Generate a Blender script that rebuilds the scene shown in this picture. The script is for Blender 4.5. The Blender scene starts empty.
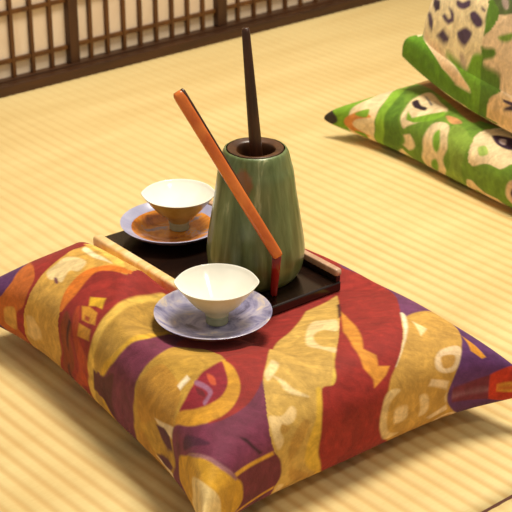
import bpy, bmesh, math, random
import numpy as np
from mathutils import Vector, Matrix

random.seed(4)
S = bpy.context.scene
COL = S.collection
PI = math.pi

# ------------------------------------------------------------------ camera
F_PX, TILT, CAM_H = 1500.0, math.radians(26), 0.73
sT, cT = math.sin(TILT), math.cos(TILT)

def on_z(x, y, z):
    u, v = (x - 256) / F_PX, (y - 256) / F_PX
    d = (CAM_H - z) / (sT + v * cT)
    return Vector((d * u, d * (cT - v * sT), z))

def on_y(x, y, Y):
    u, v = (x - 256) / F_PX, (y - 256) / F_PX
    d = Y / (cT - v * sT)
    return Vector((d * u, Y, CAM_H - d * (sT + v * cT)))

cd = bpy.data.cameras.new('camera')
cam = bpy.data.objects.new('camera', cd)
COL.objects.link(cam)
cam.location = (0, 0, CAM_H)
cam.rotation_euler = (PI / 2 - TILT, 0, 0)
cd.sensor_width = 36
cd.lens = F_PX / 512 * 36
cd.clip_start = 0.05
cd.dof.use_dof = True
cd.dof.focus_distance = 1.35
cd.dof.aperture_fstop = 19
S.camera = cam

# ------------------------------------------------------------------ helpers
def lin(r, g, b):
    def f(c):
        c /= 255
        return c / 12.92 if c <= .04045 else ((c + .055) / 1.055) ** 2.4
    return (f(r), f(g), f(b), 1)

class NM:
    """small builder around one node material"""
    def __init__(self, name, rough=.6, spec=.5):
        self.m = bpy.data.materials.new(name)
        self.m.use_nodes = True
        self.t = self.m.node_tree
        self.b = self.t.nodes['Principled BSDF']
        self.b.inputs['Roughness'].default_value = rough
        self.b.inputs['Specular IOR Level'].default_value = spec
    def n(self, typ, **kw):
        nd = self.t.nodes.new(typ)
        for k, v in kw.items():
            if k in nd.inputs.keys():
                if hasattr(v, 'bl_idname') or isinstance(v, bpy.types.NodeSocket):
                    self.t.links.new(v, nd.inputs[k])
                else:
                    nd.inputs[k].default_value = v
            else:
                setattr(nd, k, v)
        return nd
    def link(self, a, b):
        self.t.links.new(a, b)
    def coord(self, scale=(1, 1, 1), rot=(0, 0, 0)):
        c = self.n('ShaderNodeTexCoord')
        mp = self.n('ShaderNodeMapping')
        mp.inputs['Scale'].default_value = scale
        mp.inputs['Rotation'].default_value = rot
        self.link(c.outputs['Object'], mp.inputs['Vector'])
        return mp.outputs['Vector']
    def noise(self, vec, scale, detail=3, rough=.5, dist=0):
        nz = self.n('ShaderNodeTexNoise')
        nz.inputs['Scale'].default_value = scale
        nz.inputs['Detail'].default_value = detail
        nz.inputs['Roughness'].default_value = rough
        nz.inputs['Distortion'].default_value = dist
        self.link(vec, nz.inputs['Vector'])
        return nz.outputs['Fac']
    def ramp(self, fac, stops):
        r = self.n('ShaderNodeValToRGB')
        e = r.color_ramp.elements
        while len(e) < len(stops):
            e.new(.5)
        for el, (p, c) in zip(e, stops):
            el.position = p
            el.color = c
        self.link(fac, r.inputs['Fac'])
        return r.outputs['Color']
    def mix(self, fac, a, b, mode='MIX'):
        x = self.n('ShaderNodeMix', data_type='RGBA', blend_type=mode)
        for sock, v in ((x.inputs[0], fac), (x.inputs[6], a), (x.inputs[7], b)):
            if isinstance(v, bpy.types.NodeSocket):
                self.link(v, sock)
            else:
                sock.default_value = v
        return x.outputs[2]
    def color(self, c):
        if isinstance(c, bpy.types.NodeSocket):
            self.link(c, self.b.inputs['Base Color'])
        else:
            self.b.inputs['Base Color'].default_value = c
        return self
    def bump(self, h, strength=.3, dist=.001):
        b = self.n('ShaderNodeBump')
        b.inputs['Strength'].default_value = strength
        b.inputs['Distance'].default_value = dist
        self.link(h, b.inputs['Height'])
        self.link(b.outputs['Normal'], self.b.inputs['Normal'])
        return self

def mesh_obj(name, verts, faces, mat=None, parent=None, smooth=True):
    me = bpy.data.meshes.new(name)
    me.from_pydata([tuple(v) for v in verts], [], faces)
    me.update()
    if mat: me.materials.append(mat)
    if smooth:
        me.polygons.foreach_set('use_smooth', [True] * len(me.polygons))
    o = bpy.data.objects.new(name, me)
    COL.objects.link(o)
    if parent: o.parent = parent
    return o

def bm_obj(name, bm, mat=None, parent=None, smooth=False, bevel=0, seg=2):
    bmesh.ops.recalc_face_normals(bm, faces=bm.faces)
    if bevel:
        bmesh.ops.bevel(bm, geom=[e for e in bm.edges if len(e.link_faces) == 2 and e.calc_face_angle() > .6],
                        offset=bevel, segments=seg, profile=.5, affect='EDGES')
    me = bpy.data.meshes.new(name)
    bm.to_mesh(me)
    bm.free()
    if mat: me.materials.append(mat)
    if smooth:
        me.polygons.foreach_set('use_smooth', [True] * len(me.polygons))
    o = bpy.data.objects.new(name, me)
    COL.objects.link(o)
    if parent: o.parent = parent
    return o

def add_box(bm, x0, x1, y0, y1, z0, z1):
    v = [bm.verts.new(p) for p in ((x0, y0, z0), (x1, y0, z0), (x1, y1, z0), (x0, y1, z0),
                                   (x0, y0, z1), (x1, y0, z1), (x1, y1, z1), (x0, y1, z1))]
    for q in ((0, 3, 2, 1), (4, 5, 6, 7), (0, 1, 5, 4), (1, 2, 6, 5), (2, 3, 7, 6), (3, 0, 4, 7)):
        bm.faces.new([v[i] for i in q])

def empty(name, loc, rz=0):
    o = bpy.data.objects.new(name, None)
    o.empty_display_size = .02
    COL.objects.link(o)
    o.location = loc
    o.rotation_euler = (0, 0, rz)
    return o

def tag(o, label, cat, group=None, kind=None):
    o['label'] = label
    o['category'] = cat
    if group: o['group'] = group
    if kind: o['kind'] = kind
    return o

def struct(o):
    o['kind'] = 'structure'
    return o

def smooth_prof(pts, n=6):
    """Catmull-Rom through profile points"""
    out = []
    P = [pts[0]] + list(pts) + [pts[-1]]
    for i in range(1, len(P) - 2):
        p0, p1, p2, p3 = [np.array(P[i + k], float) for k in (-1, 0, 1, 2)]
        for k in range(n):
            t = k / n
            out.append(.5 * (2 * p1 + (p2 - p0) * t + (2 * p0 - 5 * p1 + 4 * p2 - p3) * t * t + (3 * p1 - p0 - 3 * p2 + p3) * t ** 3))
    out.append(np.array(P[-2], float))
    return [(max(0, float(a)), float(b)) for a, b in out]

def lathe(name, prof, mat, parent=None, seg=72, rmod=None):
    """profile (r,z) list spun about z; r==0 ends become poles"""
    V, Fc, rows = [], [], []
    for r, z in prof:
        if r < 1e-6:
            rows.append([len(V)])
            V.append((0, 0, z))
        else:
            row = []
            for k in range(seg):
                a = 2 * PI * k / seg
                rr = r * (rmod(a, r, z) if rmod else 1)
                row.append(len(V))
                V.append((rr * math.cos(a), rr * math.sin(a), z))
            rows.append(row)
    for A, B in zip(rows[:-1], rows[1:]):
        if len(A) == 1 and len(B) == 1: continue
        for k in range(seg):
            k2 = (k + 1) % seg
            if len(A) == 1: Fc.append((A[0], B[k2], B[k]))
            elif len(B) == 1: Fc.append((A[k], A[k2], B[0]))
            else: Fc.append((A[k], A[k2], B[k2], B[k]))
    return mesh_obj(name, V, Fc, mat, parent)

def rod(name, rings, mat, parent=None, seg=16, power=2.0, up=Vector((0, 0, 1))):
    """closed bar through rings (centre, half_width, half_height); power 2 = round, higher = squarer"""
    V, Fc = [], []
    m = len(rings)
    for i, (c, a, b) in enumerate(rings):
        p, q = rings[max(0, i - 1)][0], rings[min(m - 1, i + 1)][0]
        d = (q - p).normalized()
        x = d.cross(up).normalized()
        y = x.cross(d).normalized()
        for k in range(seg):
            th = 2 * PI * k / seg
            cx, cy = math.cos(th), math.sin(th)
            e = 2 / power
            V.append(c + x * a * math.copysign(abs(cx) ** e, cx) + y * b * math.copysign(abs(cy) ** e, cy))
    for i in range(m - 1):
        for k in range(seg):
            k2 = (k + 1) % seg
            Fc.append((i * seg + k, (i + 1) * seg + k, (i + 1) * seg + k2, i * seg + k2))
    Fc.append(tuple(range(seg)))
    Fc.append(tuple((m - 1) * seg + k for k in reversed(range(seg))))
    return mesh_obj(name, V, Fc, mat, parent)

# ------------------------------------------------------------------ materials
def m_wood(name, c1, c2, rough=.45, scale=(3, 60, 60), spec=.4):
    k = NM(name, rough, spec)
    v = k.coord(scale)
    f = k.noise(v, 1.5, 4, .6, .6)
    k.color(k.ramp(f, [(.3, c1), (.7, c2)]))
    k.bump(f, .15, .0006)
    return k.m

def m_tatami():
    k = NM('woven rush', .62, .3)
    fine = k.noise(k.coord((90, 900, 200)), 1, 2, .6)
    patch = k.noise(k.coord((1.6, 9, 1)), 1.6, 3, .55)
    c = k.ramp(fine, [(.25, lin(218, 188, 126)), (.75, lin(232, 206, 144))])
    c2 = k.ramp(patch, [(.35, lin(214, 182, 118)), (.65, lin(234, 208, 146))])
    wp = k.n('ShaderNodeAttribute', attribute_name='warp')
    c = k.mix(.5, c, c2)
    k.color(k.mix(k.ramp(wp.outputs['Fac'], [(.1, (0, 0, 0, 1)), (.9, (.55, .55, .55, 1))]), c, lin(190, 138, 66)))
    k.bump(fine, .25, .0006)
    return k.m

def m_fabric(name):
    k = NM(name, .68, .2)
    at = k.n('ShaderNodeVertexColor', layer_name='pattern')
    br = k.noise(k.coord((18, 60, 30), (0, 0, .6)), 1.2, 5, .65, 1.2)
    sh = k.ramp(br, [(.28, (.74, .71, .68, 1)), (.72, (1.18, 1.16, 1.12, 1))])
    c = k.mix(1, at.outputs['Color'], sh, 'MULTIPLY')
    cl = k.noise(k.coord((1, 1, 1), (0, 0, .4)), 46, 5, .62, 1.6)
    c = k.mix(1, c, k.ramp(cl, [(.3, (.84, .82, .78, 1)), (.5, (1.03, 1.03, 1.02, 1)), (.72, (1.28, 1.28, 1.26, 1))]), 'MULTIPLY')
    sp = k.noise(k.coord((1, 1, 1)), 210, 4, .7, .6)
    c = k.mix(1, c, k.ramp(sp, [(.3, (.90, .89, .89, 1)), (.55, (1, 1, 1, 1)), (.75, (1.12, 1.12, 1.12, 1))]), 'MULTIPLY')
    k.color(c)
    wv = k.noise(k.coord((1, 1, 1)), 900, 2, .5)
    fold = k.noise(k.coord((1, 1, 1)), 22, 3, .5, .4)
    h = k.n('ShaderNodeMath', operation='MULTIPLY_ADD')
    k.link(fold, h.inputs[0]); h.inputs[1].default_value = 6
    k.link(wv, h.inputs[2])
    k.bump(h.outputs[0], .35, .0009)
    k.b.inputs['Sheen Weight'].default_value = .08
    return k.m

M = {}
M['tatami'] = m_tatami()
M['gap'] = NM('dark gap under the mats', .9).color(lin(46, 24, 12)).m
M['dark_wood'] = m_wood('dark stained frame wood', lin(56, 30, 12), lin(80, 47, 20), .5, (60, 60, 4))
M['sill_wood'] = m_wood('dark stained sill wood', lin(50, 27, 11), lin(76, 44, 19), .45, (4, 60, 60))
M['lattice'] = m_wood('brown lattice wood', lin(78, 44, 14), lin(108, 66, 24), .5, (50, 50, 5))
k = NM('shoji paper', .8, .2)
pf = k.noise(k.coord((30, 30, 14)), 1, 5, .65, .5)
k.color(k.ramp(pf, [(.3, lin(218, 192, 162)), (.7, lin(230, 208, 180))]))
k.bump(pf, .1, .0005)
M['paper'] = k.m
M['fabric'] = m_fabric('patchwork brocade')
M['green_fabric'] = m_fabric('printed green cotton')
k = NM('black lacquer', .18, .6)
lf = k.noise(k.coord((40, 8, 8)), 1, 3)
k.color(k.ramp(lf, [(.3, lin(20, 11, 8)), (.8, lin(40, 22, 13))]))
M['lacquer'] = k.m
M['pale_wood'] = m_wood('pale planed wood', lin(238, 184, 108), lin(252, 222, 172), .4, (60, 6, 60))
M['rail_wood'] = m_wood('brown pink rail wood', lin(176, 132, 100), lin(206, 168, 138), .3, (60, 6, 60))
def m_vase():
    k = NM('green ash glaze', .28, .5)
    st = k.noise(k.coord((95, 95, 5)), 1, 5, .6, .4)
    bl = k.noise(k.coord((22, 22, 10)), 1, 4, .6, .8)
    c = k.ramp(st, [(.28, lin(64, 78, 36)), (.48, lin(100, 116, 70)), (.62, lin(120, 134, 88)), (.71, lin(178, 182, 136))])
    c = k.mix(k.ramp(bl, [(.4, (0, 0, 0, 1)), (.75, (.7, .7, .7, 1))]), c, lin(82, 78, 34))
    # brown bare spot high on the front
    co = k.n('ShaderNodeTexCoord')
    sp = k.n('ShaderNodeVectorMath', operation='DISTANCE')
    mpp = k.n('ShaderNodeMapping')
    mpp.inputs['Scale'].default_value = (1.25, 1, .8)
    k.link(co.outputs['Object'], mpp.inputs['Vector'])
    k.link(mpp.outputs['Vector'], sp.inputs[0])
    sp.inputs[1].default_value = (-.0115 * 1.25, -.0335, .109 * .8)
    wob = k.noise(k.coord((1, 1, 1)), 120, 2)
    ad = k.n('ShaderNodeMath', operation='MULTIPLY_ADD')
    k.link(wob, ad.inputs[0]); ad.inputs[1].default_value = .006
    k.link(sp.outputs['Value'], ad.inputs[2])
    c = k.mix(k.ramp(ad.outputs[0], [(.0120, (.9, .9, .9, 1)), (.0145, (0, 0, 0, 1))]), c, lin(134, 92, 62))
    k.color(c)
    k.bump(st, .2, .001)
    return k.m
M['vase'] = m_vase()
k = NM('brown fired clay', .35, .5)
bf = k.noise(k.coord((60, 60, 60)), 1, 4)
k.color(k.ramp(bf, [(.3, lin(52, 28, 12)), (.7, lin(96, 58, 28))]))
k.bump(bf, .3, .0015)
M['clay'] = k.m
M['dark_stick'] = m_wood('dark brown stick wood', lin(44, 22, 12), lin(84, 48, 28), .3, (90, 90, 6))
M['orange'] = m_wood('orange lacquered wood', lin(196, 92, 30), lin(224, 124, 50), .25, (30, 80, 20), .5)
M['dark_red'] = m_wood('dark red lacquered wood', lin(112, 22, 14), lin(146, 34, 22), .25, (60, 60, 10), .5)
k = NM('white porcelain', .16, .5)
pfn = k.noise(k.coord((30, 30, 30)), 1, 3)
k.color(k.ramp(pfn, [(.3, lin(243, 236, 220)), (.7, lin(250, 246, 234))]))
k.b.inputs['Coat Weight'].default_value = .3
M['porcelain'] = k.m
k = NM('cream glaze', .2, .5)
k.color(k.ramp(k.noise(k.coord((40, 40, 20)), 1, 3), [(.3, lin(216, 196, 138)), (.7, lin(234, 218, 168))]))
M['cream'] = k.m
k = NM('olive gold painted reflection', .25, .5)
k.color(k.ramp(k.noise(k.coord((50, 50, 20)), 1, 4), [(.3, lin(136, 106, 40)), (.7, lin(182, 150, 78))]))  # olive tone is shading and saucer reflection painted into the back cup's outside
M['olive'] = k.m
k = NM('grey green painted foot shade', .25, .5)
k.color(k.ramp(k.noise(k.coord((60, 60, 60)), 1, 3), [(.3, lin(140, 140, 104)), (.7, lin(176, 176, 140))]))  # grey green is shade with saucer reflection, painted into the foot colour
M['foot'] = k.m
def m_saucer(name, stops, sc, seed, rough=.22):
    k = NM(name, rough, .5)
    co = k.n('ShaderNodeTexCoord')
    mp = k.n('ShaderNodeMapping')
    mp.inputs['Location'].default_value = seed
    k.link(co.outputs['Object'], mp.inputs['Vector'])
    f = k.noise(mp.outputs['Vector'], sc, 5, .62, .7)
    k.color(k.ramp(f, stops))
    return k.m
M['saucer'] = m_saucer('lavender mottled glaze', [(.3, lin(84, 78, 104)), (.44, lin(150, 144, 176)), (.56, lin(186, 178, 196)), (.66, lin(220, 202, 184))], 48, (.3, 1.2, 0))
M['saucer_plain'] = m_saucer('blue lavender glaze', [(.3, lin(150, 148, 184)), (.7, lin(188, 186, 208))], 30, (0, .4, 0))
M['saucer_orange'] = m_saucer('orange brown pooled glaze', [(.3, lin(110, 54, 14)), (.44, lin(206, 118, 28)), (.57, lin(230, 150, 50)), (.64, lin(160, 150, 172))], 46, (.7, .1, 0), .12)
M['saucer_under'] = NM('dark purple brown underside glaze', .3).color(lin(92, 72, 84)).m

# ------------------------------------------------------------------ room shell
WA = on_z(0, 95, 0)
WB = on_z(375, 0, 0)
W_AZ = math.atan2(WB.y - WA.y, WB.x - WA.x)

floor_root = struct(empty('floor', (WA.x, WA.y, 0), W_AZ))
bm = bmesh.new()
add_box(bm, -1.1, 2.0, -2.1, .06, -.03, -.02)
bm_obj('subfloor', bm, M['gap'], floor_root)

def tatami(name, y0, y1, calm=1.0, x0=-1.0, x1=1.9, period=.0158, per=8):
    rng = np.random.default_rng(7)
    nx = int((x1 - x0) / period * per)
    ny = 60
    xs = np.linspace(x0, x1, nx + 1)
    ys = np.linspace(y0, y1, ny + 1)
    X, Y = np.meshgrid(xs, ys)
    wob = .0018 * np.sin(Y * 5.1 + X * 3) + .001 * np.sin(Y * 17 + X * 9)
    ph = ((X + wob) / period) % 1.0
    fade = calm * np.clip(.3 - Y * .75, .3, 1)
    amp = .0014 * fade * (.75 + .25 * np.sin(X * 7.3 + 1.3) * np.sin(Y * 4.1 + X * 2))
    Z = -amp * np.abs(np.cos(PI * ph)) ** 3.2
    V = np.stack([X, Y, Z], -1).reshape(-1, 3)
    W = nx + 1
    faces = [(j * W + i, j * W + i + 1, (j + 1) * W + i + 1, (j + 1) * W + i) for j in range(ny) for i in range(nx)]
    # skirt down to the subfloor so the mat has its own thickness
    base = len(V)
    nv = base
    ring = [i for i in range(W)] + [j * W + nx for j in range(1, ny + 1)] + [ny * W + i for i in range(nx - 1, -1, -1)] + [j * W for j in range(ny - 1, 0, -1)]
    low = np.array([(V[i][0], V[i][1], -.02) for i in ring])
    V = np.concatenate([V, low])
    n = len(ring)
    faces += [(ring[(a + 1) % n], ring[a], base + a, base + (a + 1) % n) for a in range(n)]
    o = mesh_obj(name, V, faces, M['tatami'], floor_root)
    at = o.data.attributes.new('warp', 'FLOAT', 'POINT')
    val = np.zeros(len(V), np.float32)
    val[:nv] = (np.abs(np.cos(PI * ph)) ** 3.2 * (.8 + .2 * np.sin(X * 31) * np.sin(Y * 8 + X * 5)) * fade).reshape(-1)
    at.data.foreach_set('value', val)
    return o

seam = floor_root.matrix_basis.inverted() @ on_z(498.5, 503.5, 0)
tatami('tatami_mat', seam.y + .0019, .0)
tatami('tatami_mat', -2.05, seam.y - .0019, .4)
bm = bmesh.new()
add_box(bm, -1.0, 1.9, seam.y - .0017, seam.y + .0017, -.0199, -.0004)  # dark strip filling the gap, stands in for the shade between the mats
bm_obj('seam_shade', bm, NM('dark brown seam shade', .8).color(lin(84, 40, 18)).m, floor_root)

# shoji wall: local x along the wall, local y away from the camera
wall = struct(empty('wall_back', (WA.x, WA.y, 0), W_AZ))
U0, U1, ZT = -.62, 1.55, .92
bm = bmesh.new()
add_box(bm, U0, U1, -.012, .05, -.02, .0148)
add_box(bm, U0, U1, .004, .012, .0148, .0165)
o = bm_obj('sill', bm, M['sill_wood'], wall, bevel=.0012)
bm = bmesh.new()
add_box(bm, U0, U1, -.004, .05, ZT, ZT + .04)
bm_obj('head_rail', bm, M['sill_wood'], wall, bevel=.0012)

def shoji(name, ua, ub, stile_a, stile_b, bars, zr, dy, bw=.0048):
    p = struct(empty(name, (WA.x, WA.y, 0), W_AZ))
    y0 = .012 + dy
    bm = bmesh.new()
    add_box(bm, ua, ua + stile_a, y0 - .003, y0 + .014, .0165, ZT)
    add_box(bm, ub - stile_b, ub, y0 - .003, y0 + .014, .0165, ZT)
    add_box(bm, ua + stile_a, ub - stile_b, y0 - .002, y0 + .012, ZT - .03, ZT)
    bm_obj('frame', bm, M['dark_wood'], p, bevel=.0008)
    bm = bmesh.new()
    for b in bars:
        add_box(bm, b - bw / 2, b + bw / 2, y0 + .002, y0 + .009, .015, ZT - .03)
    z = zr
    while z < ZT - .04:
        add_box(bm, ua + stile_a, ub - stile_b, y0 + .003, y0 + .0085, z, z + .0056)
        z += .0705
    bm_obj('lattice', bm, M['lattice'], p)
    bm = bmesh.new()
    add_box(bm, ua + .004, ub - .004, y0 + .0092, y0 + .0104, .015, ZT - .005)
    bm_obj('paper', bm, M['paper'], p)
    return p

shoji('door_1', -.60, .1445, .028, .0165, [.0355 + .0325 * i for i in range(-18, 3)], .0375, 0)
shoji('door_2', .145, .4265, .0015, .0190, [.1715 + .0302 * i for i in range(0, 8)], .0372, .0035)
shoji('door_3', .427, 1.5, .0015, .0265, [.456 + .0335 * i for i in range(0, 31)], .0372, .006)

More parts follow.
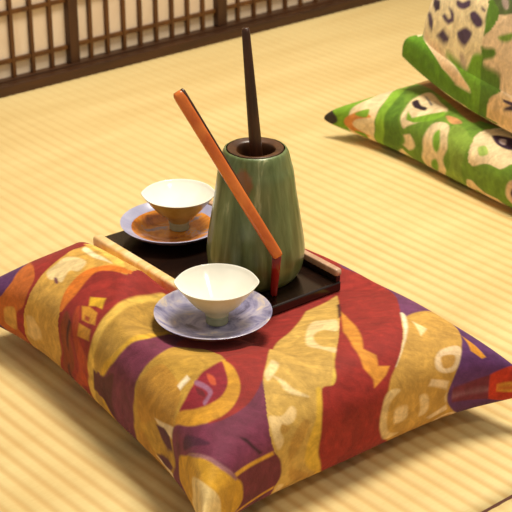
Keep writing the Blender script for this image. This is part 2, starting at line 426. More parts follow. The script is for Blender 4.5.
# ------------------------------------------------------------------ cushions
PAT = {
 'red': [
  ('b', (92, 48, 98), [(-0.903,-0.691),(-0.745,-0.699),(-0.835,-0.57),(-0.789,-0.461),(-0.713,-0.503),(-0.653,-0.587),(-0.614,-0.737),(-0.616,-0.862),(-0.626,-0.957),(-0.699,-1.089)]),
  ('b', (190, 100, 38), [(-0.745,-0.484),(-0.733,-0.454),(-0.55,-0.634),(-0.493,-0.731),(-0.477,-0.918),(-0.52,-1.028),(-0.491,-1.143),(-0.587,-1.182),(-0.67,-1.0),(-0.617,-0.88),(-0.623,-0.727)]),
  ('', (206, 150, 70), [(-0.599,-0.983),(-0.542,-0.957),(-0.524,-0.992),(-0.532,-1.039),(-0.591,-1.045)]),
  ('b', (148, 40, 33), [(-0.783,-0.453),(-0.778,-0.315),(-0.729,-0.257),(-0.952,-0.098),(-0.907,-0.115),(-0.513,-0.307),(-0.566,-0.371),(-0.528,-0.452),(-0.507,-0.582),(-0.475,-0.743),(-0.468,-0.897),(-0.486,-0.996),(-0.466,-1.061),(-0.395,-1.14),(-0.474,-1.185),(-0.524,-1.0),(-0.477,-0.918),(-0.493,-0.731),(-0.569,-0.606)]),
  ('b', (206, 158, 72), [(-0.528,-0.452),(-0.549,-0.383),(-0.575,-0.269),(-0.911,-0.102),(-0.691,-0.098),(-0.52,-0.105),(-0.211,-0.361),(-0.237,-0.392),(-0.293,-0.397),(-0.329,-0.463),(-0.343,-0.535),(-0.329,-0.63),(-0.305,-0.736),(-0.289,-0.834),(-0.276,-0.918),(-0.257,-0.981),(-0.244,-1.0),(-0.299,-1.112),(-0.399,-1.145),(-0.47,-1.047),(-0.468,-0.976),(-0.46,-0.876),(-0.47,-0.741),(-0.505,-0.571)]),
  ('', (228, 200, 144), [(-0.507,-0.468),(-0.464,-0.439),(-0.388,-0.442),(-0.363,-0.513),(-0.397,-0.543),(-0.372,-0.631),(-0.404,-0.638),(-0.438,-0.651),(-0.488,-0.605),(-0.496,-0.53)]),
  ('', (238, 216, 170), [(-0.503,-0.368),(-0.402,-0.393),(-0.333,-0.379),(-0.296,-0.372),(-0.365,-0.361),(-0.422,-0.36),(-0.52,-0.333)]),
  ('', (222, 182, 116), [(-0.463,-0.982),(-0.425,-0.961),(-0.396,-0.986),(-0.37,-1.0),(-0.37,-1.045),(-0.424,-1.044)]),
  ('', (228, 190, 90), [(-0.578,-0.304),(-0.566,-0.273),(-0.666,-0.127),(-0.267,-0.33),(-0.278,-0.365),(-0.401,-0.338),(-0.495,-0.319)]),
  ('', (120, 70, 80), [(-0.422,-0.631),(-0.41,-0.623),(-0.381,-0.652),(-0.393,-0.66)]),
  ('b', (216, 118, 34), [(-0.335,-0.456),(-0.292,-0.388),(-0.221,-0.355),(-0.204,-0.379),(-0.262,-0.417),(-0.301,-0.473),(-0.279,-0.576),(-0.264,-0.711),(-0.278,-0.816),(-0.305,-0.736),(-0.329,-0.63),(-0.343,-0.535)]),
  ('b', (148, 40, 33), [(-0.301,-0.473),(-0.262,-0.417),(-0.204,-0.383),(-0.173,-0.328),(-0.152,-0.282),(-0.247,-0.109),(-0.098,-0.24),(-0.106,-0.34),(-0.106,-0.415),(-0.087,-0.542),(-0.08,-0.673),(-0.077,-0.783),(-0.081,-0.9),(-0.083,-0.99),(-0.048,-1.023),(-0.098,-1.048),(-0.169,-1.066),(-0.253,-1.0),(-0.264,-0.939),(-0.269,-0.816),(-0.272,-0.648)]),
  ('', (138, 58, 22), [(-0.257,-0.804),(-0.233,-0.802),(-0.197,-0.868),(-0.197,-0.943),(-0.176,-0.997),(-0.186,-1.048),(-0.246,-0.982)]),
  ('p', (70, 24, 16), [(-0.225,-0.827),(-0.211,-0.837),(-0.207,-0.989),(-0.216,-0.978)]),
  ('', (176, 66, 30), [(-0.219,-0.762),(-0.216,-0.701),(-0.18,-0.786),(-0.158,-0.883),(-0.118,-0.943),(-0.081,-0.978),(-0.119,-1.0),(-0.162,-0.974)]),
  ('p', (218, 170, 40), [(-0.212,-0.609),(-0.158,-0.559),(-0.13,-0.631),(-0.159,-0.638),(-0.184,-0.665)]),
  ('p', (206, 142, 44), [(-0.208,-0.692),(-0.177,-0.666),(-0.132,-0.67),(-0.106,-0.745),(-0.137,-0.763),(-0.168,-0.772)]),
  ('p', (168, 74, 36), [(-0.17,-0.731),(-0.143,-0.727),(-0.136,-0.754),(-0.157,-0.758)]),
  ('p', (206, 142, 44), [(-0.173,-0.804),(-0.112,-0.79),(-0.1,-0.861),(-0.161,-0.887)]),
  ('b', (184, 142, 60), [(-0.111,-0.248),(-0.116,-0.346),(-0.111,-0.466),(-0.095,-0.596),(-0.091,-0.717),(-0.084,-0.834),(-0.087,-0.944),(-0.09,-0.996),(-0.052,-0.996),(-0.049,-0.957),(-0.002,-0.967),(0.037,-0.843),(0.055,-0.702),(0.074,-0.564),(0.049,-0.415),(0.059,-0.328),(0.003,-0.264),(-0.088,-0.23)]),
  ('', (226, 184, 84), [(-0.115,-0.257),(-0.119,-0.344),(-0.115,-0.461),(-0.1,-0.592),(-0.093,-0.713),(-0.086,-0.837),(-0.091,-0.949),(-0.094,-0.996),(-0.052,-0.996),(-0.062,-0.94),(-0.058,-0.827),(-0.063,-0.717),(-0.066,-0.601),(-0.087,-0.474),(-0.098,-0.361),(-0.091,-0.279)]),
  ('', (216, 168, 50), [(-0.002,-0.967),(0.037,-0.843),(0.055,-0.702),(0.074,-0.564),(0.051,-0.404),(0.033,-0.386),(0.045,-0.532),(0.04,-0.691),(0.019,-0.829),(-0.022,-0.955)]),
  ('b', (116, 48, 72), [(-0.005,-0.968),(0.037,-0.843),(0.055,-0.702),(0.074,-0.564),(0.055,-0.415),(0.093,-0.338),(0.151,-0.404),(0.175,-0.56),(0.158,-0.736),(0.152,-0.854),(0.154,-0.943),(0.173,-1.0),(0.069,-1.08),(-0.044,-1.085),(-0.056,-1.0)]),
  ('', (90, 36, 44), [(-0.065,-0.982),(-0.044,-0.981),(-0.005,-0.972),(0.045,-0.916),(0.034,-0.999),(0.006,-1.031),(-0.056,-1.039)]),
  ('b', (192, 148, 58), [(0.17,-0.569),(0.147,-0.457),(0.172,-0.379),(0.223,-0.324),(0.367,-0.364),(0.383,-0.389),(0.372,-0.454),(0.364,-0.514),(0.372,-0.598),(0.381,-0.681),(0.379,-0.784),(0.388,-0.871),(0.399,-0.986),(0.349,-1.027),(0.207,-1.062),(0.152,-1.0),(0.154,-0.943),(0.152,-0.854),(0.158,-0.736)]),
  ('', (188, 136, 50), [(0.164,-0.798),(0.2,-0.642),(0.267,-0.634),(0.332,-0.658),(0.358,-0.709),(0.364,-0.798),(0.367,-0.884),(0.293,-0.919),(0.218,-0.99),(0.173,-0.986),(0.166,-0.914)]),
  ('p', (240, 222, 188), [(0.317,-0.663),(0.322,-0.577),(0.343,-0.577),(0.338,-0.667)]),
  ('p', (232, 206, 166), [(0.264,-0.936),(0.312,-0.914),(0.383,-0.864),(0.393,-0.933),(0.358,-0.943),(0.296,-0.951)]),
  ('p', (92, 40, 62), [(0.272,-0.957),(0.321,-0.933),(0.358,-0.943),(0.378,-0.986),(0.344,-0.996),(0.303,-0.986)]),
  ('b', (148, 40, 33), [(0.129,-0.431),(0.087,-0.276),(0.062,-0.068),(0.087,0.041),(0.066,0.183),(0.059,0.297),(0.074,0.333),(0.101,0.289),(0.161,0.194),(0.232,0.079),(0.304,-0.063),(0.496,-0.237),(0.562,-0.286),(0.594,-0.326),(0.627,-0.402),(0.602,-0.514),(0.543,-0.635),(0.577,-0.523),(0.58,-0.459),(0.55,-0.404),(0.502,-0.376),(0.434,-0.368),(0.368,-0.375),(0.214,-0.317)]),
  ('', (140, 32, 44), [(0.383,-0.393),(0.413,-0.4),(0.475,-0.429),(0.502,-0.485),(0.491,-0.553),(0.452,-0.656),(0.385,-0.765),(0.379,-0.667),(0.372,-0.598),(0.364,-0.514),(0.372,-0.454)]),
  ('', (150, 96, 122), [(0.367,-0.556),(0.418,-0.523),(0.459,-0.517),(0.471,-0.559),(0.473,-0.594),(0.456,-0.594),(0.45,-0.546),(0.421,-0.55),(0.376,-0.577)]),
  ('', (196, 84, 50), [(0.383,-0.492),(0.414,-0.471),(0.446,-0.484),(0.421,-0.505)]),
  ('', (100, 26, 34), [(0.389,-0.584),(0.422,-0.56),(0.446,-0.567),(0.414,-0.594)]),
  ('', (202, 144, 40), [(0.376,-0.389),(0.434,-0.368),(0.502,-0.376),(0.55,-0.404),(0.58,-0.459),(0.576,-0.53),(0.535,-0.631),(0.471,-0.738),(0.385,-0.85),(0.381,-0.765),(0.45,-0.651),(0.491,-0.553),(0.502,-0.485),(0.475,-0.429),(0.41,-0.402)]),
  ('b', (116, 48, 72), [(0.375,-0.862),(0.463,-0.755),(0.527,-0.656),(0.602,-0.514),(0.619,-0.393),(0.591,-0.324),(0.562,-0.286),(0.651,-0.317),(0.765,-0.331),(0.869,-0.331),(0.94,-0.318),(0.953,-0.326),(0.947,-0.346),(0.921,-0.517),(0.826,-0.58),(0.655,-0.705),(0.534,-0.839),(0.439,-0.974),(0.386,-0.99)]),
  ('', (84, 36, 58), [(0.456,-0.82),(0.542,-0.72),(0.617,-0.659),(0.535,-0.779),(0.46,-0.903)]),
  ('p', (58, 24, 30), [(0.74,-0.468),(0.769,-0.439),(0.91,-0.371),(0.907,-0.385)]),
  ('b', (112, 44, 56), [(0.921,-0.517),(0.947,-0.346),(0.949,-0.322),(1.0,-0.282),(1.09,-0.29),(1.106,-0.407),(1.105,-0.507),(1.0,-0.478),(0.981,-0.488)]),
  ('p', (216, 156, 50), [(0.905,-0.521),(0.936,-0.322),(0.953,-0.318),(0.933,-0.51)]),
  ('', (206, 150, 50), [(1.089,-0.511),(1.092,-0.403),(1.09,-0.299),(1.161,-0.307),(1.146,-0.424),(1.132,-0.537)]),
  ('b', (204, 152, 42), [(0.424,-0.986),(0.481,-0.912),(0.531,-0.836),(0.651,-0.705),(0.822,-0.58),(0.926,-0.517),(1.0,-0.47),(1.081,-0.503),(1.18,-0.595),(0.812,-0.999),(0.524,-1.035)]),
  ('', (224, 192, 128), [(0.549,-0.981),(0.652,-0.85),(0.843,-0.692),(0.986,-0.62),(0.994,-0.678),(0.712,-1.039)]),
  ('', (158, 106, 110), [(0.493,-0.891),(0.531,-0.833),(0.645,-0.699),(0.818,-0.571),(0.928,-0.51),(0.939,-0.517),(0.826,-0.588),(0.651,-0.717),(0.535,-0.85)]),
  ('b', (200, 160, 80), [(0.101,0.289),(0.08,0.406),(0.088,0.474),(0.303,0.25),(0.549,0.052),(0.734,-0.034),(0.748,-0.062),(0.745,-0.094),(0.893,-0.12),(1.0,-0.136),(1.117,-0.194),(1.191,-0.261),(1.174,-0.328),(1.054,-0.29),(0.996,-0.286),(0.922,-0.317),(0.77,-0.324),(0.635,-0.301),(0.567,-0.287),(0.5,-0.239),(0.304,-0.063),(0.232,0.079),(0.161,0.194)]),
  ('', (220, 176, 62), [(0.733,-0.115),(0.745,-0.094),(0.915,-0.122),(1.0,-0.136),(1.11,-0.203),(1.086,-0.223),(0.978,-0.18),(0.882,-0.143)]),
  ('', (222, 186, 80), [(0.74,-0.055),(0.738,-0.038),(0.573,0.038),(0.564,0.03)]),
  ('', (228, 200, 144), [(0.278,0.115),(0.225,0.191),(0.251,0.235),(0.283,0.262),(0.374,0.183),(0.324,0.161),(0.328,0.113),(0.378,0.07),(0.452,0.051),(0.516,0.072),(0.556,0.047),(0.478,0.033),(0.39,0.026)]),
  ('', (228, 200, 144), [(0.538,-0.268),(0.505,-0.23),(0.489,-0.204),(0.523,-0.191),(0.556,-0.226),(0.578,-0.269)]),
  ('', (228, 200, 144), [(0.56,-0.241),(0.609,-0.214),(0.678,-0.19),(0.754,-0.148),(0.715,-0.193),(0.663,-0.225),(0.609,-0.23)]),
  ('', (230, 196, 136), [(0.743,-0.317),(0.781,-0.268),(0.759,-0.225),(0.8,-0.211),(0.846,-0.232),(0.844,-0.285),(0.918,-0.275),(0.943,-0.3),(0.875,-0.315),(0.798,-0.322)]),
  ('', (188, 142, 64), [(0.826,-0.271),(0.868,-0.246),(0.882,-0.272),(0.846,-0.282)]),
  ('', (190, 144, 66), [(0.932,-0.243),(0.865,-0.189),(0.898,-0.168),(0.974,-0.209),(0.996,-0.253)]),
  ('b', (148, 40, 33), [(0.1,0.467),(-0.061,0.825),(-0.006,0.829),(0.062,0.83),(0.208,0.719),(0.363,0.534),(0.495,0.403),(0.731,0.226),(0.9,0.148),(1.0,0.098),(1.215,0.006),(1.261,-0.106),(1.244,-0.228),(1.117,-0.194),(1.0,-0.136),(0.893,-0.12),(0.74,-0.091),(0.734,-0.034),(0.549,0.052)]),
  ('p', (212, 140, 50), [(0.207,0.349),(0.403,0.253),(0.596,0.145),(0.631,0.155),(0.663,0.166),(0.726,0.145),(0.738,0.166),(0.749,0.186),(0.794,0.155),(0.846,0.094),(0.793,0.101),(0.715,0.088),(0.545,0.126),(0.395,0.194)]),
  ('p', (70, 24, 20), [(0.161,0.386),(0.161,0.403),(0.262,0.304),(0.271,0.279)]),
  ('b', (110, 56, 96), [(-0.073,0.853),(0.044,0.966),(0.207,0.893),(0.382,0.8),(0.425,0.649),(0.461,0.453),(0.317,0.595),(0.157,0.816),(0.058,0.833),(-0.031,0.754)]),
  ('b', (196, 150, 70), [(0.461,0.453),(0.413,0.658),(0.399,0.783),(0.477,0.733),(0.695,0.566),(0.834,0.479),(0.989,0.402),(1.169,0.311),(1.208,0.144),(1.195,0.019),(1.043,0.081),(0.99,0.112),(0.827,0.166),(0.722,0.246),(0.563,0.363)]),
  ('', (240, 222, 186), [(0.438,0.459),(0.447,0.477),(0.681,0.276),(0.755,0.216)]),
  ('', (232, 200, 156), [(0.783,0.382),(0.736,0.439),(0.736,0.527),(0.887,0.453),(0.903,0.389),(0.858,0.357)]),
  ('', (198, 148, 70), [(0.79,0.406),(0.794,0.468),(0.868,0.434),(0.868,0.388)]),
  ('p', (232, 200, 156), [(0.918,0.326),(0.953,0.402),(0.986,0.392),(0.949,0.308)]),
  ('p', (232, 204, 150), [(0.499,0.461),(0.576,0.471),(0.619,0.406)]),
  ('', (228, 194, 140), [(0.99,0.166),(0.996,0.219),(1.051,0.203),(1.037,0.165)]),
  ('', (226, 192, 134), [(0.936,0.12),(0.893,0.154),(0.915,0.191),(0.965,0.141),(1.097,0.111),(1.078,0.09)]),
  ('', (236, 208, 160), [(1.122,0.294),(1.0,0.386),(1.033,0.382),(1.114,0.332)]),
  ('', (228, 194, 140), [(0.978,0.271),(0.978,0.296),(1.0,0.311),(1.0,0.278)]),
  ('b', (92, 48, 98), [(0.47,0.76),(0.566,0.782),(0.674,0.805),(0.788,0.83),(0.9,0.949),(0.947,0.763),(0.965,0.61),(1.0,0.603),(1.178,0.574),(1.172,0.344),(1.163,0.303),(0.989,0.402),(0.834,0.479),(0.695,0.566)]),
  ('p', (216, 144, 44), [(0.64,0.614),(0.719,0.623),(0.819,0.623),(0.834,0.592),(0.773,0.564)]),
  ('bp', (110, 40, 56), [(0.986,0.421),(0.975,0.511),(0.953,0.606),(1.18,0.587),(1.164,0.361)]),
  ('p', (150, 104, 120), [(1.0,0.42),(1.0,0.608),(1.03,0.608),(1.046,0.407)]),
  ('bp', (186, 52, 30), [(0.953,0.606),(0.841,0.787),(0.912,1.095),(1.222,0.996),(1.179,0.582)]),
  ('p', (212, 150, 54), [(0.996,0.645),(0.95,1.04),(0.996,1.068),(1.0,0.645)]),
  ('p', (52, 22, 20), [(1.075,0.641),(1.076,0.996),(1.161,0.996),(1.124,0.653)]),
  ('b', (148, 40, 33), [(-0.236,0.917),(-0.106,0.891),(-0.061,0.825),(0.101,0.414),(0.062,0.17),(-0.372,0.534)]),
  ('b', (196, 150, 66), [(-0.678,0.056),(-0.576,0.335),(-0.346,0.368),(-0.196,0.005),(-0.415,-0.08)]),
 ],
 'low': [
  ('b', (108, 142, 44), [(-0.728,-0.287),(-0.543,-0.19),(-0.066,-0.395),(0.053,-0.755),(0.086,-1.063),(-0.019,-1.127),(-0.181,-1.161),(-0.354,-1.124),(-0.426,-1.074),(-0.461,-0.987),(-0.473,-0.816),(-0.549,-0.577)]),
  ('', (92, 128, 36), [(-0.528,-0.484),(-0.603,-0.343),(-0.389,-0.64),(-0.32,-0.905),(-0.281,-1.0),(-0.214,-1.11),(-0.287,-1.12),(-0.365,-1.061),(-0.402,-0.952),(-0.445,-0.682)]),
  ('', (136, 178, 52), [(-0.489,-0.699),(-0.673,-0.376),(-0.571,-0.398),(-0.452,-0.647),(-0.408,-0.913),(-0.393,-1.058),(-0.443,-1.028)]),
  ('b', (62, 56, 48), [(-1.0,-1.048),(-0.85,-0.811),(-0.744,-0.994),(-0.677,-1.068),(-0.749,-1.064),(-0.866,-1.044)]),
  ('b', (124, 168, 44), [(-0.85,-0.816),(-0.755,-0.545),(-0.686,-0.577),(-0.591,-0.76),(-0.664,-0.987),(-0.705,-1.057),(-0.744,-0.994)]),
  ('b', (232, 208, 164), [(-0.647,-0.985),(-0.682,-0.604),(-0.711,-0.376),(-0.539,-0.593),(-0.473,-0.816),(-0.461,-0.987),(-0.426,-1.089),(-0.376,-1.125),(-0.521,-1.11),(-0.694,-1.055)]),
  ('', (214, 140, 70), [(-0.682,-1.0),(-0.627,-0.922),(-0.577,-0.855),(-0.491,-0.915),(-0.578,-0.968),(-0.655,-1.039)]),
  ('', (126, 166, 50), [(-0.604,-0.9),(-0.539,-0.805),(-0.517,-0.924),(-0.582,-0.933)]),
  ('b', (232, 208, 164), [(-0.385,-0.565),(-0.383,-0.422),(-0.255,-0.487),(-0.161,-0.556),(-0.188,-0.718),(-0.263,-0.887),(-0.287,-0.928),(-0.32,-0.838),(-0.352,-0.681)]),
  ('', (44, 24, 36), [(-0.369,-0.591),(-0.361,-0.543),(-0.305,-0.595),(-0.266,-0.595),(-0.253,-0.638),(-0.292,-0.649),(-0.322,-0.643)]),
  ('p', (96, 92, 96), [(-0.365,-0.476),(-0.346,-0.482),(-0.266,-0.538),(-0.261,-0.562)]),
  ('p', (124, 168, 44), [(-0.32,-0.716),(-0.268,-0.781),(-0.227,-0.688),(-0.166,-0.562),(-0.136,-0.638),(-0.175,-0.738),(-0.242,-0.827),(-0.289,-0.829)]),
  ('p', (232, 208, 164), [(-0.279,-0.98),(-0.24,-0.952),(-0.164,-1.058),(-0.12,-1.109),(-0.164,-1.105),(-0.231,-1.045)]),
  ('', (232, 208, 164), [(-0.159,-0.894),(-0.142,-0.727),(-0.073,-0.708),(-0.027,-0.902),(-0.042,-1.0),(-0.103,-1.052),(-0.159,-1.0)]),
  ('', (122, 168, 50), [(-0.114,-0.855),(-0.097,-0.788),(-0.066,-0.931),(-0.079,-0.991),(-0.105,-0.959)]),
  ('', (206, 150, 96), [(-0.135,-0.616),(-0.084,-0.597),(-0.036,-0.621),(-0.07,-0.677)]),
  ('b', (132, 160, 60), [(-0.06,-0.695),(-0.005,-0.662),(0.06,-0.742),(0.07,-0.939),(0.047,-1.02),(-0.003,-0.994)]),
  ('b', (112, 146, 46), [(0.086,-0.998),(0.157,-0.92),(0.265,-0.883),(0.322,-0.753),(0.432,-0.783),(0.543,-1.048),(0.382,-1.137),(0.292,-1.058),(0.181,-1.037),(0.125,-1.055)]),
  ('b', (232, 208, 164), [(0.097,-0.9),(0.094,-0.781),(0.092,-0.71),(0.127,-0.591),(0.244,-0.591),(0.359,-0.599),(0.406,-0.71),(0.309,-0.766),(0.263,-0.876),(0.192,-0.838),(0.162,-0.915),(0.116,-0.968)]),
  ('', (160, 186, 90), [(0.116,-0.775),(0.142,-0.716),(0.175,-0.783),(0.144,-0.846)]),
  ('', (58, 34, 58), [(0.127,-0.591),(0.161,-0.547),(0.246,-0.523),(0.263,-0.629),(0.185,-0.645)]),
  ('', (200, 180, 180), [(0.168,-0.584),(0.194,-0.564),(0.213,-0.612),(0.185,-0.617)]),
  ('b', (232, 208, 164), [(0.125,-1.055),(0.181,-1.037),(0.292,-1.058),(0.354,-1.136),(0.348,-1.193),(0.242,-1.159),(0.159,-1.112)]),
  ('b', (222, 190, 150), [(0.307,-0.987),(0.445,-0.84),(0.655,-1.117),(0.37,-1.144)]),
  ('', (58, 34, 58), [(0.32,-1.022),(0.38,-0.967),(0.454,-1.102),(0.348,-1.104)]),
  ('', (60, 40, 26), [(0.064,-1.052),(0.081,-1.038),(0.097,-1.097),(0.075,-1.088)]),
  ('b', (150, 110, 56), [(-0.729,-0.231),(-0.682,-0.166),(-0.218,-0.365),(-0.023,-0.458),(-0.014,-0.571),(-0.246,-0.447)]),
 ],
 'up': [
  ('pb', (96, 142, 30), [(-0.996,-1.024),(-0.88,-0.996),(-0.732,-0.879),(-0.741,-0.726),(-0.546,-0.87),(-0.416,-0.969),(-0.303,-0.992),(-0.206,-0.993),(-0.117,-1.03),(-0.028,-1.034),(0.061,-1.017),(0.158,-0.996),(0.19,-1.063),(0.053,-1.103),(-0.044,-1.09),(-0.166,-1.083),(-0.319,-1.043),(-0.441,-1.0),(-0.603,-1.0),(-0.742,-1.023)]),
  ('bp', (246, 228, 184), [(-0.664,-0.627),(-0.666,-0.69),(-0.66,-0.758),(-0.685,-0.774),(-0.546,-0.87),(-0.416,-0.969),(-0.303,-0.992),(-0.206,-0.992),(-0.217,-0.98),(-0.279,-0.924),(-0.344,-0.877),(-0.408,-0.866),(-0.395,-0.866),(-0.344,-0.874),(-0.279,-0.88),(-0.252,-0.884),(-0.22,-0.874),(-0.168,-0.873),(-0.176,-0.863),(-0.174,-0.83),(-0.174,-0.796),(-0.193,-0.754),(-0.236,-0.685)]),
  ('p', (240, 206, 164), [(-0.67,-0.778),(-0.57,-0.824),(-0.408,-0.868),(-0.271,-0.952),(-0.217,-0.991),(-0.306,-0.991),(-0.416,-0.964),(-0.551,-0.858)]),
  ('b', (116, 164, 40), [(-0.408,-0.865),(-0.39,-0.866),(-0.338,-0.874),(-0.279,-0.88),(-0.252,-0.884),(-0.233,-0.879),(-0.22,-0.874),(-0.171,-0.872),(-0.158,-0.888),(-0.152,-0.98),(-0.193,-0.991),(-0.263,-0.954),(-0.338,-0.888)]),
  ('p', (58, 34, 58), [(-0.635,-0.712),(-0.535,-0.756),(-0.516,-0.783),(-0.559,-0.782),(-0.605,-0.751)]),
  ('', (88, 66, 96), [(-0.39,-0.771),(-0.341,-0.777),(-0.301,-0.768),(-0.29,-0.786),(-0.33,-0.797),(-0.379,-0.788)]),
  ('p', (88, 66, 96), [(-0.446,-0.786),(-0.408,-0.798),(-0.387,-0.808),(-0.379,-0.825),(-0.422,-0.829),(-0.46,-0.817),(-0.484,-0.805),(-0.462,-0.803),(-0.427,-0.817),(-0.406,-0.816),(-0.422,-0.801)]),
  ('p', (84, 64, 92), [(-0.68,-0.733),(-0.613,-0.766),(-0.562,-0.8),(-0.559,-0.818),(-0.603,-0.798)]),
  ('', (84, 62, 92), [(-0.279,-0.806),(-0.249,-0.797),(-0.198,-0.811),(-0.19,-0.826),(-0.22,-0.832),(-0.26,-0.822)]),
  ('p', (84, 64, 92), [(-0.511,-0.833),(-0.479,-0.834),(-0.454,-0.833),(-0.43,-0.841),(-0.398,-0.85),(-0.406,-0.856),(-0.441,-0.853)]),
  ('', (84, 64, 92), [(-0.344,-0.844),(-0.319,-0.84),(-0.287,-0.837),(-0.247,-0.844),(-0.252,-0.855),(-0.282,-0.864),(-0.33,-0.855)]),
  ('p', (186, 160, 148), [(-0.306,-0.871),(-0.292,-0.871),(-0.26,-0.879),(-0.268,-0.882),(-0.295,-0.877)]),
  ('p', (84, 64, 92), [(-0.22,-0.778),(-0.19,-0.785),(-0.185,-0.792),(-0.209,-0.789)]),
  ('b', (100, 142, 44), [(-0.174,-0.796),(-0.168,-0.762),(-0.112,-0.788),(-0.125,-0.82),(-0.152,-0.837),(-0.168,-0.841)]),
  ('b', (88, 126, 32), [(-0.171,-0.861),(-0.098,-0.859),(-0.087,-0.871),(-0.147,-0.878),(-0.066,-0.883),(-0.042,-0.889),(-0.052,-0.959),(-0.101,-0.996),(-0.125,-1.038),(-0.16,-0.886)]),
  ('b', (234, 206, 168), [(-0.166,-0.861),(-0.166,-0.844),(-0.136,-0.835),(-0.109,-0.818),(-0.085,-0.785),(-0.036,-0.777),(0.058,-0.759),(0.142,-0.901),(0.085,-0.93),(0.037,-0.923),(-0.036,-0.89),(-0.066,-0.883),(-0.133,-0.881),(-0.152,-0.878),(-0.09,-0.871),(-0.093,-0.86)]),
  ('', (122, 156, 56), [(-0.085,-0.841),(-0.047,-0.831),(-0.004,-0.823),(-0.009,-0.838),(-0.052,-0.846)]),
  ('b', (232, 198, 152), [(-0.09,-0.993),(-0.044,-0.939),(-0.02,-0.915),(0.045,-0.935),(0.15,-0.959),(0.158,-0.992),(0.053,-0.996),(-0.012,-0.996),(-0.069,-0.996)]),
  ('p', (70, 50, 76), [(-0.012,-0.956),(0.069,-0.941),(0.069,-0.967),(-0.004,-0.969)]),
  ('p', (60, 44, 66), [(-0.001,-0.99),(0.077,-0.949),(0.085,-0.978),(0.007,-0.993)]),
  ('b', (94, 110, 60), [(-0.147,-0.727),(0.023,-0.692),(0.058,-0.756),(-0.036,-0.777),(-0.082,-0.788),(-0.114,-0.767)]),
  ('', (180, 160, 150), [(-0.112,-0.743),(-0.079,-0.739),(-0.063,-0.767),(-0.087,-0.767)]),
 ],
}


def cr_closed(P, n=5):
    P = np.array(P, float)
    m = len(P)
    out = []
    for i in range(m):
        p0, p1, p2, p3 = P[(i - 1) % m], P[i], P[(i + 1) % m], P[(i + 2) % m]
        for k in range(n):
            t = k / n
            out.append(.5 * (2 * p1 + (p2 - p0) * t + (2 * p0 - 5 * p1 + 4 * p2 - p3) * t * t + (3 * p1 - p0 - 3 * p2 + p3) * t ** 3))
    return np.array(out)

def poly_sd(Q, P):
    """signed distance (inside negative) from points Q to polygon P"""
    d2 = np.full(len(Q), 1e9)
    ins = np.zeros(len(Q), bool)
    m = len(P)
    for i in range(m):
        a, b = P[i], P[(i + 1) % m]
        e = b - a
        w = Q - a
        h = np.clip((w @ e) / max(1e-12, e @ e), 0, 1)
        r = w - h[:, None] * e
        d2 = np.minimum(d2, (r * r).sum(1))
        c = (a[1] > Q[:, 1]) != (b[1] > Q[:, 1])
        if abs(e[1]) > 1e-12:
            ins ^= c & (Q[:, 0] < a[0] + e[0] * (Q[:, 1] - a[1]) / e[1])
    d = np.sqrt(d2)
    return np.where(ins, -d, d)

def paint(ST, pats, base, soft, wob):
    """pattern colour for points ST of the cloth: patches laid over each other, gaps filled by the closest large patch"""
    n = len(ST)
    col = np.tile(np.array(base[:3]), (n, 1))
    Q = ST + wob * np.stack([np.sin(ST[:, 1] * 41 + 3 * np.sin(ST[:, 0] * 23)), np.sin(ST[:, 0] * 37 + 3 * np.sin(ST[:, 1] * 29))], 1)
    best = np.full(n, 9.0)
    cover = np.zeros(n)
    todo = []
    shapes = [(f, np.array(lin(*c)[:3]), np.array(P) if 'p' in f else cr_closed(P)) for f, c, P in pats]
    for flag, cc, P in shapes:
        lo, hi = P.min(0) - .02, P.max(0) + .02
        idx = np.nonzero(((Q > lo) & (Q < hi)).all(1))[0]
        if len(idx) == 0: continue
        al = np.clip(.5 - poly_sd(Q[idx], P) / (2 * soft), 0, 1)
        todo.append((idx, al, cc))
        if 'b' in flag: cover[idx] = np.maximum(cover[idx], al)
    gap = np.nonzero(cover < .999)[0]
    for flag, cc, P in shapes:
        if 'b' not in flag or len(gap) == 0: continue
        sd = poly_sd(Q[gap], P[::2])
        near = sd < best[gap]
        col[gap[near]] = cc
        best[gap] = np.minimum(best[gap], sd)
    for idx, al, cc in todo:
        col[idx] += (cc - col[idx]) * al[:, None]
    return col

SGRID = {}

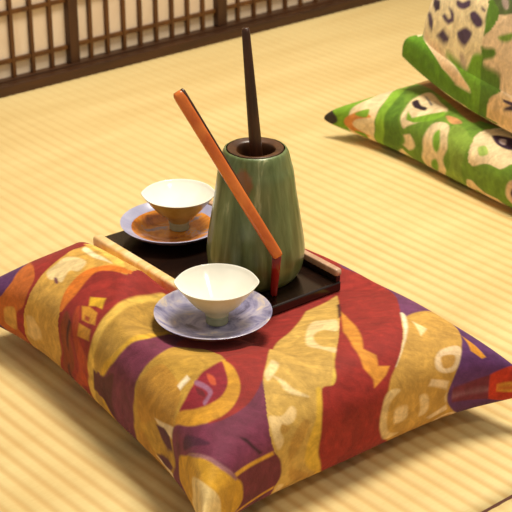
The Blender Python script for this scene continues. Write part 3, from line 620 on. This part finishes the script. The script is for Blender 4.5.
def cushion(name, corners, seam_z, ht, hb, N, q, pinch, mat, pats, base, origin, floor_z=0.0006, dents=(), soft=.0052, wob=.0006, creases=(), ear=0.0, lip=0.0, notch=None, dent_k=.006, lip_q=.27, dens=0.0, dip=None):
    """stuffed square cushion on four seam corners (left, front, right, back); s runs left-front, t runs left-back"""
    u = np.linspace(-1, 1, 4001)
    cum = np.cumsum(1 + dens * np.exp(-((np.abs(u) - .87) / .1) ** 2))
    s = np.interp(np.linspace(cum[0], cum[-1], N), cum, u)
    SGRID[N] = s
    Sg, Tg = np.meshgrid(s, s, indexing='ij')
    a, b = np.sin(Sg * PI / 2), np.sin(Tg * PI / 2)
    ca, cb = np.cos(Sg * PI / 2), np.cos(Tg * PI / 2)
    prof = (np.clip(ca * cb - ear, 0, 1) / (1 - ear)) ** q
    pa = np.where(a < 0, pinch[0], pinch[1])
    pb = np.where(b < 0, pinch[2], pinch[3])
    A = a * (1 - pa * (1 - np.abs(b) ** pinch[4]))
    B = b * (1 - pb * (1 - np.abs(a) ** pinch[4]))
    if dip:
        B = B - dip[1] * np.exp(-((Sg - dip[0]) / dip[2]) ** 2) * np.clip(Tg, 0, 1) ** 2
    if notch:
        B = B + notch[1] * np.exp(-((Sg - notch[0]) / notch[2]) ** 2) * np.clip(-Tg, 0, 1) ** 2
    L, Fr, R, Bk = [np.array(c[:2]) for c in corners]
    wL, wF, wR, wB = (1 - A) * (1 - B) / 4, (1 + A) * (1 - B) / 4, (1 + A) * (1 + B) / 4, (1 - A) * (1 + B) / 4
    XY = L * wL[..., None] + Fr * wF[..., None] + R * wR[..., None] + Bk * wB[..., None]
    zc = [c[2] for c in corners]
    zs = seam_z + (zc[0] - seam_z) * np.abs(a * b) ** 3 * (A < 0) * (B < 0) + (zc[1] - seam_z) * np.abs(a * b) ** 3 * (A > 0) * (B < 0) \
        + (zc[2] - seam_z) * np.abs(a * b) ** 3 * (A > 0) * (B > 0) + (zc[3] - seam_z) * np.abs(a * b) ** 3 * (A < 0) * (B > 0)
    lump = .0022 * np.sin(A * 5.3 + 1.1) * np.sin(B * 4.7 + .4) + .0012 * np.sin(A * 11 + B * 6) + .0008 * np.sin(B * 17 - A * 7)
    l1, l2 = ht * prof, lip * np.clip(ca * cb, 0, 1) ** lip_q
    top = zs + .5 * (l1 + l2 + np.sqrt((l1 - l2) ** 2 + (lip * .22 * prof) ** 2)) + lump * prof
    for fn in dents:
        lim = np.maximum(fn(XY[..., 0], XY[..., 1]), zs + .004 * prof)
        kk = dent_k
        h = np.clip(.5 + .5 * (lim - top) / kk, 0, 1)
        top = lim + (top - lim) * h - kk * h * (1 - h)
    for s0, t0, s1, t1, w, dpt in creases:
        e = np.array([s1 - s0, t1 - t0]); ln = e @ e
        h = np.clip(((Sg - s0) * e[0] + (Tg - t0) * e[1]) / ln, 0, 1)
        dd = np.hypot(Sg - s0 - h * e[0], Tg - t0 - h * e[1])
        top = top - dpt * np.exp(-(dd / w) ** 2) * prof ** .3
    bot = zs - hb * prof
    k = .006
    bot = floor_z + np.where(bot - floor_z > k, bot - floor_z, k * np.exp(np.minimum(0, (bot - floor_z - k) / k)))
    bot = np.where(bot < floor_z + .002, floor_z + (bot - floor_z) * .3, bot)
    bot = np.minimum(bot, top - .0008 * prof)
    ox, oy, oz = origin
    V1 = np.stack([XY[..., 0] - ox, XY[..., 1] - oy, top - oz], -1).reshape(-1, 3)
    V2 = np.stack([XY[..., 0] - ox, XY[..., 1] - oy, bot - oz], -1).reshape(-1, 3)
    I = np.arange(N * N).reshape(N, N)
    edge = np.zeros((N, N), bool)
    edge[0, :] = edge[-1, :] = edge[:, 0] = edge[:, -1] = True
    J = np.where(edge, I, 0)
    J[~edge] = N * N + np.arange((~edge).sum())
    V = np.concatenate([V1, V2[(~edge).reshape(-1)]])
    q1 = np.stack([I[:-1, :-1], I[1:, :-1], I[1:, 1:], I[:-1, 1:]], -1).reshape(-1, 4)
    q2 = np.stack([J[:-1, :-1], J[:-1, 1:], J[1:, 1:], J[1:, :-1]], -1).reshape(-1, 4)
    Q = np.concatenate([q1, q2])
    me = bpy.data.meshes.new(name)
    me.vertices.add(len(V)); me.vertices.foreach_set('co', V.astype(np.float32).ravel())
    me.loops.add(Q.size); me.loops.foreach_set('vertex_index', Q.astype(np.int32).ravel())
    me.polygons.add(len(Q)); me.polygons.foreach_set('loop_start', np.arange(0, Q.size, 4, dtype=np.int32))
    me.update(calc_edges=True)
    me.polygons.foreach_set('use_smooth', np.ones(len(Q), bool))
    ST = np.stack([Sg, Tg], -1).reshape(-1, 2)
    c1 = paint(ST, pats, base, soft, wob)
    c = np.concatenate([c1, c1[(~edge).reshape(-1)]])
    at = me.color_attributes.new('pattern', 'FLOAT_COLOR', 'POINT')
    at.data.foreach_set('color', np.concatenate([c, np.ones((len(c), 1))], 1).astype(np.float32).ravel())
    me.materials.append(mat)
    o = bpy.data.objects.new(name, me)
    COL.objects.link(o)
    o.location = origin
    return o

# tray frame: D along the long side (away, to the left), W across (away, to the right)
TZ = .070                                    # underside of the tray
TR = on_z(341, 290, .0705).xy                 # its right-hand corner
D2, W2 = Vector((-.6225, .7826)), Vector((.7826, .6225))
TLEN, TWID = .226, .124
TC = TR + D2 * (TLEN / 2) - W2 * (TWID / 2)
TRZ = math.atan2(D2.y, D2.x)

def tray_dent(x, y):
    dx, dy = x - TC.x, y - TC.y
    p, r = dx * D2.x + dy * D2.y, dx * W2.x + dy * W2.y
    hl, hw = TLEN / 2 + .004, TWID / 2 + .004
    up = [k * np.maximum(0, e) for k, e in ((1.1, p - hl - .006), (.24, -p - hl), (.20, r - hw), (1.3, -r - hw - .0095))]
    return TZ - .0004 + np.sqrt(sum(u * u for u in up))

SAU = on_z(213, 308, .105)
SAU_Z = .0865
def saucer_dent(x, y):
    d = np.hypot(x - SAU.x, y - SAU.y)
    return SAU_Z - .0004 + np.maximum(0, d - .026) ** 2 * 6

cL, cF, cR = on_z(-33, 306, .04), on_z(201, 541, .04), on_z(531, 388, .04)
cB = cL + cR - cF
org = (cL + cF + cR + cB) / 4
red = cushion('zabuton_cushion', [cL, cF, cR, cB], .042, .077, .055, 480, .54, (.05, .16, .21, .15, 4.0), M['fabric'], PAT['red'], lin(150, 34, 30),
              (org.x, org.y, 0), dip=(-.42, .22, .30), lip=.03, lip_q=.36, dent_k=.013, dents=(tray_dent, saucer_dent))
tag(red, 'red, gold and purple patchwork floor cushion carrying the lacquer tray', 'cushion')

gL = on_z(324, 118, .028)
gd = Vector((.545, -.839, 0)); ge = Vector((.839, .545, 0))
gF = gL + gd * .43; gR = gF + ge * .36; gB = gL + ge * .36
go = (gL + gF + gR + gB) / 4
low = cushion('zabuton_cushion', [gL, gF, gR, gB], .03, .060, .045, 360, .58, (.12, .12, .20, .12, 3.5), M['green_fabric'], PAT['low'], lin(104, 140, 44),
              (go.x, go.y, 0), notch=(.42, .05, .12), creases=((.42, -1, .50, -.3, .05, .006),), dents=(lambda x, y: .0822 + 0 * x,))
tag(low, 'green and cream printed cushion lying flat on the tatami, bottom of the stack', 'cushion', 'green printed floor cushions')

uL = on_z(402, 56, .118)
ud = Vector((.46, -.888, 0)); ue = Vector((.888, .46, 0))
uF = uL + ud * .42; uR = uF + ue * .36; uB = uL + ue * .36
uF.z = uR.z = uB.z = .093
uo = (uL + uF + uR + uB) / 4
UP0 = .083
upp = cushion('zabuton_cushion', [uL, uF, uR, uB], .093, .227, .014, 460, .36, (.04, .04, .04, .04, 2.5), M['green_fabric'], PAT['up'], lin(92, 136, 30),
              (uo.x, uo.y, UP0), floor_z=UP0 + .0006, ear=.16, dens=5, soft=.0035, lip=.066)
tag(upp, 'plump green cushion with purple-spotted cream panel, stacked on the flat green one', 'cushion', 'green printed floor cushions')

# ------------------------------------------------------------------ tray
tray = tag(empty('serving_tray', (TC.x, TC.y, TZ), TRZ), 'black lacquer tray with pale wooden side rails on the red cushion', 'tray')
hx, hy = TLEN / 2, TWID / 2
FL = .010                                    # tray floor above its underside
bm = bmesh.new()
add_box(bm, -hx, hx, -hy, hy, 0, FL)
bm_obj('tray_base', bm, M['lacquer'], tray, bevel=.0015)
# local +y of the tray points to the front-left long side
bm = bmesh.new()
add_box(bm, -hx + .001, hx - .001, -hy + .0005, -hy + .0055, FL, FL + .006)
bm_obj('side_wall', bm, M['lacquer'], tray, bevel=.0005)
def rail(y, z, w, h, x0, x1, mat, power):
    rings = [(Vector((x, y, z)), w * k, h * k) for x, k in ((x0, .8), (x0 + .002, 1), (x1 - .003, 1), (x1, .75))]
    return rod('side_rail', rings, mat, tray, 24, power)
rail(hy + .0058, .0072, .0056, .0072, -hx, hx + .0015, M['pale_wood'], 3.4)
rail(-hy + .003, FL + .0098, .0034, .0037, -hx, hx, M['rail_wood'], 5)

# ------------------------------------------------------------------ vase with a dark stick
FZ = TZ + FL
VB = on_z(255.5, 275, FZ)
vase = tag(empty('vase', (VB.x, VB.y, FZ + .0002)), 'green glazed stoneware vase standing at the right end of the tray', 'vase')
vt = on_y(252.5, 148, VB.y)
VH = vt.z - VB.z
prof = [(0, .0015), (.026, .0012), (.0345, 0), (.0395, .0035), (.0445, .012), (.0468, .025), (.0460, .038), (.0436, .054), (.0408, .072),
        (.0382, .088), (.0356, .108), (.0332, VH - .014), (.0312, VH - .0055), (.0295, VH - .001), (.0275, VH)]
lathe('body', smooth_prof(prof, 5) , M['vase'], vase, 144, lambda a, r, z: 1 + .006 * math.sin(9 * a + 1) * min(1, z / .03) + .003 * math.sin(23 * a))
lathe('mouth', smooth_prof([(.0264, VH - .003), (.0262, VH + .0002), (.0245, VH + .0004), (.0195, VH - .0008), (.0178, VH - .003), (.0165, VH - .012),
                            (.0160, VH - .035), (.010, VH - .040), (0, VH - .041)], 4), M['clay'], vase, 72,
      lambda a, r, z: 1 + .03 * math.sin(3 * a + 1) * (1 if r < .024 else 0))
b0 = Vector((VB.x + .003, VB.y, vt.z - .0345))
t0 = on_y(245.5, 28, VB.y + .004)
mid = lambda p, q, k: p + (q - p) * k
st = rod('stick', [(mid(b0, t0, k), w, w * .8) for k, w in ((0, .0054), (.02, .0060), (.3, .0058), (.6, .0050), (.97, .0038), (1, .0032))], M['dark_stick'], None, 16, 2.6, Vector((0, 1, 0)))
tag(st, 'dark brown wooden stick standing upright in the mouth of the green vase', 'stick')

# orange rod leaning on the vase, with its dark red foot on the tray
o0 = on_z(273.5, 294.5, FZ + .0012)
ax = Vector((VB.x, VB.y, 0))
dirv = Vector((o0.x - ax.x, o0.y - ax.y, 0)).normalized()
el = on_y(277, 254.5, o0.y - .019)
top = on_y(177, 92, VB.y - .046)
orr = tag(empty('rod', o0), 'orange rod with a dark red bent foot leaning across the green vase', 'rod')
pv = lambda v: v - o0
d_ = (top - el).normalized()
rod('shaft', [(pv(mid(el, top, k)), w, w * .78) for k, w in ((-.012, .0043), (0, .0049), (.03, .0051), (.4, .0051), (.96, .0054), (.985, .0050), (1, .0036))],
    M['orange'], orr, 20, 3.2, Vector((0, -.8, .6)))
off = (d_.cross(Vector((0, -1, 0)))).normalized()
off = off if off.x > 0 else -off
rod('edge_strip', [(pv(mid(el, top, k)) + off * .0042 + Vector((0, .0012, 0)), w, w * 1.1) for k, w in ((.30, .0010), (.5, .0020), (.9, .0026), (.985, .0026), (1.0, .0016))],
    M['dark_stick'], orr, 12, 2.6, Vector((0, -.8, .6)))
rod('foot', [(pv(mid(o0, el, k)), w, w) for k, w in ((0, .0028), (.05, .0034), (.6, .0040), (.93, .0042))], M['dark_red'], orr, 16, 3.5, Vector((0, -1, .1)))

# ------------------------------------------------------------------ cups and saucers
def lens(a, r, z):
    g = lambda t: math.exp(-((t) / .2) ** 2)
    u = (a + PI) % (2 * PI) - PI
    return 1 + (.045 * (g(u) + g(abs(u) - PI)) - .012) * min(1, max(0, (z - .008) / .03))

def cup(loc, label, rim=.0366, h=.0400, glaze='cream'):
    c = tag(empty('tea_cup', (loc[0], loc[1], loc[2] + .0002)), label, 'cup', 'white tea cups')
    outer = [(.0101, .008), (.0128, .0122), (.0215, .0200), (rim * .80, h * .74), (rim * .93, h * .90), (rim * .985, h * .965), (rim, h - .0004)]
    inner = [(rim - .0004, h), (rim - .0013, h - .0006), (rim * .90, h * .90), (rim * .74, h * .74), (.0185, .0210), (.0100, .0140), (0, .0125)]
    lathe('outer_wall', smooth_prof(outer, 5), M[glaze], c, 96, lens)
    lathe('bowl', smooth_prof([(rim - .0002, h - .0005)] + inner, 5), M['porcelain'], c, 96, lens)
    lathe('foot_ring', smooth_prof([(0, .0016), (.0075, .0014), (.0088, 0), (.0102, .0005), (.0100, .005), (.0101, .0084), (.0, .0088)], 4), M['foot'], c, 64)
    return c

def saucer(loc, label, rim, mats, h=.0165):
    s = tag(empty('saucer', loc), label, 'saucer', 'lavender glazed saucers')
    up = [(0, .0042), (.016, .0042), (.024, .0050), (rim * .62, .0078), (rim * .82, h * .70), (rim * .95, h * .93), (rim - .0008, h - .0002)]
    sp = smooth_prof(up, 6)
    kk = 6 * 3 + 5
    lathe('well', sp[:kk + 1], mats[0], s, 96)
    lathe('rim', sp[kk:] + [(rim, h - .0006)], mats[1], s, 96)
    dn = [(rim, h - .0006), (rim * .955, h * .80), (rim * .82, h * .52), (rim * .62, .0048), (.024, .0024), (.0215, .0001), (.0195, 0), (.0188, .0012), (0, .0016)]
    lathe('underside', smooth_prof(dn, 5), M['saucer_under'], s, 96)
    return s

saucer((SAU.x, SAU.y, SAU_Z), 'lavender mottled saucer on the red cushion in front of the tray', .0527, (M['saucer'], M['saucer']))
cup((SAU.x + .0035, SAU.y + .001, SAU_Z + .0043), 'white tea cup with cream outside on the mottled saucer in front of the tray')
BZ = FZ + .0002
bs = on_z(172.5, 220, BZ + .0165)
bs2 = saucer((bs.x, bs.y, BZ), 'lavender saucer with orange-brown pooled glaze at the left end of the tray', .0530, (M['saucer_orange'], M['saucer_plain']))
bc = on_z(178.5, 193, BZ + .0043 + .039)
cup((bc.x, bc.y, BZ + .0043), 'white tea cup with olive-gold saucer reflection painted on its outside on the orange-glazed saucer', .0368, .039, 'olive')

# ------------------------------------------------------------------ light
w = bpy.data.worlds.new('World')
S.world = w
w.use_nodes = True
bg = w.node_tree.nodes['Background']
bg.inputs['Color'].default_value = (1.0, .93, .80, 1)
bg.inputs['Strength'].default_value = .38

def area(name, loc, aim, size, power, color):
    l = bpy.data.lights.new(name, 'AREA')
    l.shape = 'DISK'
    l.size = size
    l.energy = power
    l.color = color
    o = bpy.data.objects.new(name, l)
    COL.objects.link(o)
    o.location = loc
    o.rotation_euler = (Vector(aim) - Vector(loc)).to_track_quat('-Z', 'Y').to_euler()
    return o
area('ceiling_lamp', (.26, 1.65, 1.65), (.08, 1.35, 0), .55, 33, (1, .95, .82))
area('ceiling_lamp', (.85, .45, 1.9), (.05, 1.25, 0), .3, 6.5, (1, .95, .82))

S.view_settings.view_transform = 'Standard'
S.view_settings.look = 'None'
S.view_settings.gamma = 1
S.view_settings.use_curve_mapping = False
S.view_settings.exposure = 0
